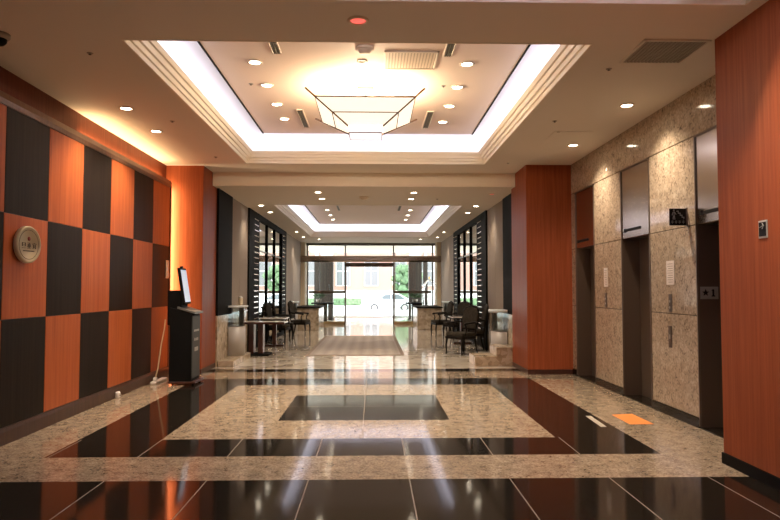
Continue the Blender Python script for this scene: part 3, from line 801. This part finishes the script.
# consoles with glass shelves
CON = [(FX0, 1, 13.45, 'left', 'nearer'), (FX0, 1, 22.75, 'left', 'farther'), (FX1, -1, 13.5, 'right', 'nearer'), (FX1, -1, 22.75, 'right', 'farther')]
for X, sx, y, sd, nf in CON:
    b0 = .11 if (sd == 'left' and nf == 'nearer') else 0
    lab = {'leftnearer': 'half-round glass-topped console at the left wall with a cream cup on it', 'leftfarther': 'glass-topped console at the left wall close to the entrance',
           'rightnearer': 'half-round glass-topped console at the right wall behind the marble steps', 'rightfarther': 'glass-topped console at the right wall close to the entrance'}[sd+nf]
    t = thing('wall_console', lab, 'console', (X+sx*.06, y, b0))
    a0, a1 = (-PI/2, PI/2) if sx > 0 else (PI/2, 3*PI/2)
    hw = .33
    def half(r, z0, z1): 
        mb = MB().lathe([(0.001, z0), (r, z0), (r, z1), (0.001, z1)], seg=20, a0=a0, a1=a1)
        return mb
    build('drum', half(.28, 0, .58), 'frost', t)
    build('glass_cylinder', MB().lathe([(.26, .585), (.26, .97)], seg=20, a0=a0, a1=a1), 'shelf_glass', t)
    build('shelf', half(.33, .97, 1.03-b0*.2), 'shelf_white', t)
    if sd == 'left' and nf == 'nearer':
        cx = X+sx*.24
        c = thing('cream_cup', 'tall cream cup standing on the left console glass shelf', 'cup', (cx, y, b0+1.01))
        build('cup_body', MB().lathe([(0, 0), (.035, 0), (.042, .03), (.044, .15), (.040, .155), (.036, .03), (0, .02)], seg=20), 'cream', c)
        build('lid', MB().lathe([(0, .185), (.02, .183), (.044, .165), (.046, .15)], seg=20), 'white_plastic', c)

# stone steps beside the pillars
t = thing('marble_steps', 'two low beige marble steps behind the right wood pillar', 'steps', (2.3, 12.4, 0))
build('lower_step', MB().box(1.92, 2.72, 11.82+.5, 13.05, 0, .18, bev=.006), 'step_marble', t, world=True)
build('upper_step', MB().box(2.33, 2.72, 12.32, 13.05, .18, .35, bev=.006), 'step_marble', t, world=True)
t = thing('marble_plinth', 'low beige marble plinth behind the left wood pillar', 'plinth', (-2.76, 13.2, 0))
build('slab', MB().box(-2.89, -2.60, 12.32, 14.0, 0, .11, bev=.006), 'step_marble', t, world=True)

# rug
t = thing('entrance_rug', 'large grey-brown patterned rug on the marble floor before the entrance', 'rug', (-.4, 17.3, 0))
rgm = MB().box(-1.40, .61, 14.44, 20.25, .0, .012, bev=.003); build('pile', rgm, 'rug_pile', t, world=True)
e = MB()
for a in ((-1.48, .69, 14.36, 14.44), (-1.48, .69, 20.25, 20.33), (-1.48, -1.40, 14.44, 20.25), (.61, .69, 14.44, 20.25)): e.box(*a, 0, .011)
build('border', e, 'rug_edge', t, world=True)

# ------------------------------------------------------------------ chairs
def make_chair():
    t = thing('armchair', 'x', 'chair', (0, 0, 0))
    # faces -y ; seat .46 high
    mb = MB().prism([(-.26, -.25), (.26, -.25), (.22, .23), (-.22, .23)], 'z', .40, .49, bev=.03); build('seat', mb, 'chair_fabric', t)
    mb = MB().prism([(-.265, -.255), (.265, -.255), (.225, .24), (-.225, .24)], 'z', .345, .405, bev=.008); build('seat_frame', mb, 'chair_wood', t)
    out = [(-.19, .56), (.19, .56), (.225, .80), (.215, .96), (.15, 1.02), (.07, 1.035), (0, 1.06), (-.07, 1.035), (-.15, 1.02), (-.215, .96), (-.225, .80)]
    def lean(mb):
        for v in mb.bm.verts: v.co.y += .235+(v.co.z-.45)*.16
        return mb
    bk = build('backrest', lean(MB().prism(out, 'y', -.035, .02, bev=.015)), 'chair_fabric', t)
    ring_ = [Vector((x*1.07, .005, .8+(z-.8)*1.05)) for x, z in out]
    build('back_frame', lean(MB().tube(ring_, .022, 8, closed=True)), 'chair_wood', t)
    for s_ in (-1, 1): build('back_post', lean(MB().tube([(s_*.20, .0, .40), (s_*.20, .0, .62)], .02, 8)), 'chair_wood', t)
    for s_ in (-1, 1):
        mb = MB().tube([(s_*.225, .27, .72), (s_*.265, .12, .705), (s_*.275, -.08, .69), (s_*.27, -.17, .68), (s_*.265, -.19, .66)], [.018, .02, .022, .026, .022], 8)
        mb.tube([(s_*.27, -.15, .67), (s_*.262, -.11, .56), (s_*.262, -.15, .42)], .018, 8)
        build('armrest', mb, 'chair_wood', t)
        build('leg', MB().tube([(s_*.235, -.225, .36), (s_*.245, -.24, .22), (s_*.24, -.235, .03), (s_*.245, -.245, 0)], [.028, .022, .015, .02], 8), 'chair_wood', t)
        build('leg', MB().tube([(s_*.20, .22, .36), (s_*.205, .25, .18), (s_*.21, .29, 0)], [.025, .02, .016], 8), 'chair_wood', t)
    return t
ch0 = make_chair()
R = math.radians
CH = [(1.98, 14.62, R(-52), 'dark wooden armchair with grey seat, nearest on the right side'),
      (2.37, 15.52, R(-90), 'dark armchair against the right wall, just behind the nearest armchair'),
      (2.12, 20.4, R(-78), 'dark armchair on the right near the entrance counter, facing the aisle'),
      (2.42, 19.3, R(-60), 'dark armchair on the right before the armchair by the entrance counter'),
      (-2.28, 20.6, R(78), 'dark armchair on the left near the entrance counter, facing the aisle'),
      (-2.55, 18.9, R(95), 'dark armchair at the left mirrored window, middle of the three on the left'),
      (-2.56, 17.9, R(82), 'dark armchair at the left mirrored window, nearest of the three on the left')]
for k, (x, y, a, lab) in enumerate(CH):
    if k == 0:
        ch0.location = (x, y, 0); ch0.rotation_euler = (0, 0, a); ch0['label'] = lab; ch0['group'] = 'armchairs along the far hall'
    else: dup(ch0, (x, y, 0), a, lab)

# tables
def pedestal_table(lab, x, y, w, d, top, h):
    t = thing('side_table', lab, 'table', (x, y, 0))
    build('table_top', MB().box(-w/2, w/2, -d/2, d/2, h-.03, h, bev=.006), top, t)
    build('apron', MB().box(-w/2+.06, w/2-.06, -d/2+.06, d/2-.06, h-.075, h-.03), 'chair_wood', t)
    build('pedestal', MB().box(-.05, .05, -.05, .05, .04, h-.07), 'redwood_dark', t)
    build('foot', MB().box(-.24, .24, -.05, .05, 0, .045, bev=.006).box(-.05, .05, -.24, .24, 0, .0445, bev=.006), 'redwood_dark', t)
pedestal_table('small white-topped table on the right between the armchairs', 2.36, 17.3, .66, .7, 'table_white', .73)
pedestal_table('small white-topped table on the left before the armchairs', -2.5, 16.7, .66, .7, 'table_white', .73)
t = thing('desk_table', 'dark wood desk table with pale top beside the left console', 'table', (-2.42, 14.5, 0))
build('table_top', MB().box(-.47, .50, -.30, .36, .70, .735, bev=.006), 'table_white', t)
build('top_edge', MB().box(-.475, .505, -.312, -.296, .69, .737), 'redwood_dark', t)
for x in (-.24, -.04): build('pedestal', MB().box(x-.055, x+.055, -.12, .14, .04, .70, bev=.006), 'redwood_dark', t)
build('foot', MB().box(-.36, .16, -.24, .26, 0, .045, bev=.008), 'black_trim_or_gap', t)

# entrance counters
for sx, x0, x1, sd in ((1, -2.73, -1.92, 'left'), (-1, 1.57, 2.44, 'right')):
    t = thing('stone_counter', 'beige stone counter with dark top on the %s of the entrance' % sd, 'counter', ((x0+x1)/2, 24, 0))
    build('counter_body', MB().box(x0, x1, 23.25, 25.6, .0, .77, bev=.01), 'step_marble', t, world=True)
    build('counter_top', MB().box(x0-.04, x1+.04, 23.2, 25.65, .77, .82, bev=.01), 'black_gloss', t, world=True)

# ------------------------------------------------------------------ entrance
struct('trim_6', MB().box(FX0, -2.75, 26.4, YE+.2, 0, FZ).box(2.58, FX1, 26.4, YE+.2, 0, FZ), 'cream')
en = D.objects.new('door_1', None); COL.objects.link(en); en.location = (-.1, YE, 0); en['kind'] = 'structure'
mb = MB()
mb.prism([(26.30, 2.54), (26.26, 2.60), (26.26, 2.73), (26.30, 2.79), (26.398, 2.79), (26.398, 2.54)], 'x', -2.93, 2.76)
build('header_beam', mb, 'header_bronze', en, world=True)
build('door_operator', MB().box(-1.15, .84, YE-.08, YE+.1, 2.37, 2.54), 'bronze_dark', en, world=True)
for x in (-2.70, 2.47): build('frame_post', MB().box(x-.03, x+.03, YE-.03, YE+.05, 0, FZ-.05), 'grey_metal', en, world=True)
for x in (-1.15, .84): build('door_post', MB().box(x-.025, x+.025, YE-.05, YE+.03, 0, FZ-.1), 'bronze_dark', en, world=True)
build('top_rail', MB().box(-2.75, 2.58, YE-.03, YE+.05, FZ-.10, FZ), 'grey_metal', en, world=True)
for x0, x1 in ((-2.67, -1.175), (.865, 2.44)):
    build('side_glass', MB().box(x0, x1, YE-.006, YE+.006, .12, 2.54), 'glass', en, world=True)
    build('bottom_rail', MB().box(x0, x1, YE-.04, YE+.04, .0, .12, bev=.006), 'brass', en, world=True)
    a_, b_ = (x0+.02, x1) if x0 < 0 else (x0, x1-.02)
    build('middle_rail', MB().box(a_, b_, YE-.035, YE+.035, 1.28, 1.38, bev=.006), 'bronze', en, world=True)
for x0, x1 in ((-2.67, -1.175), (-1.125, .815), (.865, 2.44)):
    build('transom_glass', MB().box(x0, x1, YE-.006, YE+.006, 2.78, FZ-.1), 'glass', en, world=True)
# outer doors of the vestibule
YO = 34.0
en2 = D.objects.new('door_2', None); COL.objects.link(en2); en2.location = (-.1, YO, 0); en2['kind'] = 'structure'
for x in (-1.42, 1.13): build('door_post', MB().box(x-.03, x+.03, YO-.03, YO+.03, 0, FZ), 'bronze_dark', en2, world=True)
build('threshold', MB().box(-3.0, 2.8, YO-.04, YO+.04, 0, .03), 'bronze_dark', en2, world=True)
build('header', MB().box(-3.0, 2.8, YO-.06, YO+.06, 2.95, 3.12), 'grey_metal', en2, world=True)
for x0, x1 in ((-2.95, -1.45), (1.16, 2.75)):
    build('side_glass', MB().box(x0, x1, YO-.006, YO+.006, .03, 2.95), 'glass', en2, world=True)
# dark columns in the vestibule
for x0, x1, y, lab in ((-2.52, -1.90, 31, 'wide dark brown column behind the left entrance glass'), (-2.79, -2.56, 31, 'narrow dark column behind the left entrance glass at the edge'),
                    (1.70, 2.32, 31, 'wide dark brown column behind the right entrance glass'), (2.40, 2.60, 31, 'narrow dark column behind the right entrance glass at the edge')):
    t = thing('vestibule_column', lab, 'column', ((x0+x1)/2, y, 0))
    build('shaft', MB().box(x0, x1, y, y+.5, .06, 3.02, bev=.006), 'column_brown', t, world=True)
    build('base', MB().box(x0-.02, x1+.02, y-.02, y+.52, 0, .06), 'black_trim_or_gap', t, world=True)
    build('cap_collar', MB().box(x0+.03, x1-.03, y+.03, y+.47, 3.02, FZ), 'cove_white', t, world=True)
# tables with plants in the vestibule
def leafy(mb, c, n, r, h):
    for k in range(n):
        a = random.uniform(0, 2*PI); rr = random.uniform(.2, 1)*r; z = random.uniform(.2, 1)*h
        d = Vector((math.cos(a), math.sin(a), random.uniform(.2, 1)))
        p = Vector(c)+Vector((math.cos(a)*rr*.4, math.sin(a)*rr*.4, z*.5)); q = p+d.normalized()*rr
        w = d.cross(Vector((0, 0, 1))).normalized()*rr*.16
        m_ = (p+q)/2+Vector((0, 0, .03))
        mb.bm.faces.new([mb.bm.verts.new(v) for v in (p, m_+w, q, m_-w)])
for x0, x1, sd in ((-2.7, -1.75, 'left'), (1.45, 2.4, 'right')):
    t = thing('vestibule_table', 'dark green stone table behind the %s entrance glass' % sd, 'table', ((x0+x1)/2, 28.9, 0))
    build('table_top', MB().box(x0, x1, 28.5, 29.3, .80, .86, bev=.006), 'black_gloss', t, world=True)
    build('table_body', MB().box(x0+.25, x1-.25, 28.6, 29.2, 0, .80), 'black_granite', t, world=True)
    xc = x0+.30 if sd == 'left' else x1-.55
    t = thing('potted_plant', 'low dark green plant on the table behind the %s entrance glass' % sd, 'plant', (xc, 28.9, .86))
    build('pot', MB().lathe([(0, 0), (.10, 0), (.13, .14), (.115, .14), (.09, .02), (0, .02)], seg=18), 'pot', t)
    mb = MB(); leafy(mb, (0, 0, .12), 60, .32, .35); build('foliage', mb, 'foliage_dark', t)
# birdcage luggage cart
t = thing('luggage_cart', 'chrome birdcage luggage cart behind the right entrance glass', 'luggage cart', (2.42, 28.0, 0))
build('deck', MB().box(-.30, .30, -.5, .5, .20, .26, bev=.01), 'bag_red', t)
for s_ in (-1, 1):
    pts = [(-.27, s_*.46, .26), (-.27, s_*.46, 1.3)]
    for k in range(1, 9):
        a = PI-k*PI/9; pts.append((.27*math.cos(a), s_*.46*(1-.55*math.sin(a)), 1.3+.55*math.sin(a)))
    pts += [(.27, s_*.46, 1.3), (.27, s_*.46, .26)]
    build('hoop', MB().tube(pts, .022, 10), 'chrome', t)
build('hanging_rail', MB().tube([(0, -.21, 1.85), (0, .21, 1.85)], .02, 10), 'chrome', t)
build('finial', MB().ball((0, 0, 1.93), .06, sub=2), 'brass', t)
for x in (-.22, .22):
    for y in (-.4, .4): build('wheel', MB().tube([(x-.02, y, .10), (x+.02, y, .10)], .10, 16), 'tyre', t)

# ------------------------------------------------------------------ outdoors
struct('pavement', MB().box(-40, 40, 36.0, 46, -.45, -.02), 'paving')
struct('road', MB().box(-60, 60, 46, 60, -.6, -.32), 'asphalt')
struct('pavement_far', MB().box(-60, 60, 60, 90, -.6, -.2), 'paving')
struct('baseboard_entrance', MB().box(-4, 4, 35.9, 36.1, -.3, 0), 'paving')
# side walls of the porch
t = thing('opposite_building', 'pale pink building with tall windows across the street', 'building', (0, 72, -.2))
build('facade', MB().box(-26, 26, 72, 80, -.2, 13), 'facade_pink', t, world=True)
build('plinth_wall', MB().box(-26, 26, 71.7, 72.02, -.2, 1.3), 'facade_white', t, world=True)
for k in range(-7, 8):
    cx = -.2+k*3.1
    for z0 in (1.8, 6.5):
        w_ = build('window', MB().box(cx-.75, cx+.75, 71.93, 72.02, z0, z0+3.2), 'window_dark', t, world=True)
        f = MB()
        for x in (-.78, -.03, .72): f.box(cx+x, cx+x+.06, 71.88, 71.95, z0, z0+3.2)
        for z in (0, 1.6, 3.14): f.box(cx-.78, cx+.78, 71.88, 71.95, z0+z, z0+z+.06)
        build('window_bars', f, 'facade_white', w_, world=True)
t = thing('street_tree', 'bright green street tree beyond the white car', 'tree', (3.2, 64, -.2))
build('trunk', MB().tube([(0, 0, 0), (.05, 0, 1.2), (-.05, .1, 2.4)], [.14, .11, .08], 10), 'bark', t)
mb = MB()
for k in range(46):
    a = random.uniform(0, 2*PI); rr = random.random()**.5*1.35; z = random.uniform(1.2, 3.9)
    s_ = 1-abs(z-2.6)/2.6
    mb.ball((math.cos(a)*rr*s_*1.2, math.sin(a)*rr*s_, z), random.uniform(.3, .55), sub=2, jit=.22)
build('crown', mb, 'foliage', t)
t = build('hedge', MB().box(-12, -1.2, 66, 66.8, -.2, .55, bev=.1), 'foliage'); t['kind'] = 'stuff'; tag(t, 'low clipped green hedge along the pink building', 'hedge')
# the car: faces left
CX, CYc, G = 1.3, 52.5, -.32
t = thing('parked_car', 'white car parked in the street seen through the open entrance', 'car', (CX, CYc, G))
prof = [(-2.0, .35), (-2.05, .62), (-1.85, .82), (-.95, .95), (-.45, 1.36), (-.1, 1.44), (.75, 1.42), (1.45, 1.02), (1.95, .95), (2.02, .6), (1.98, .35)]
mb = MB().prism(prof, 'y', -.8, .8, bev=.05); build('body', mb, 'car_white', t)
mb = MB().prism([(-.82, .97), (-.40, 1.31), (.10, 1.36), (.10, .97)], 'y', -.812, .812).prism([(.17, .97), (.17, 1.36), (.70, 1.35), (1.22, 1.02), (1.2, .97)], 'y', -.812, .812); build('side_window', mb, 'car_glass', t)
for x in (-1.2, 1.2):
    for y in (-.80, .66):
        w_ = build('wheel', MB().tube([(x, y-.03, .31), (x, y+.17, .31)], .31, 24), 'tyre', t)
        build('hub', MB().tube([(x, y-.036, .31), (x, y+.0, .31)], .19, 16), 'plate_silver', w_)
build('headlamp', MB().box(-2.05, -1.85, -.79, -.5, .62, .74, bev=.02), 'plate_silver', t)
build('bumper', MB().box(-2.08, -1.95, -.78, .78, .30, .48, bev=.03).box(1.92, 2.06, -.78, .78, .30, .48, bev=.03), 'car_white', t)
build('door_handle', MB().box(-.1, .06, -.82, -.80, .86, .89).box(.8, .96, -.82, -.80, .86, .89), 'plate_silver', t)
build('door_mirror', MB().box(-.72, -.55, -.95, -.80, .95, 1.07, bev=.02), 'car_white', t)

# ------------------------------------------------------------------ daylight
w = D.worlds.new('overcast_sky'); SC.world = w; w.use_nodes = True
bg = w.node_tree.nodes['Background']; bg.inputs[0].default_value = (.93, .97, 1.0, 1); bg.inputs[1].default_value = 6.5

SC.view_settings.view_transform = 'Standard'; SC.view_settings.look = 'None'
SC.view_settings.gamma = 1; SC.view_settings.use_curve_mapping = False
SC.view_settings.exposure = 0.2
SC.cycles.use_denoising = True
SC.cycles.max_bounces = 9; SC.cycles.diffuse_bounces = 5; SC.cycles.glossy_bounces = 5; SC.cycles.transparent_max_bounces = 12
SC.cycles.sample_clamp_indirect = 6; SC.cycles.caustics_reflective = False; SC.cycles.caustics_refractive = False
for n_ in ('lamp_lens', 'screen_glow', 'red_lens', 'lantern_box'): MATS[n_].cycles.emission_sampling = 'NONE'
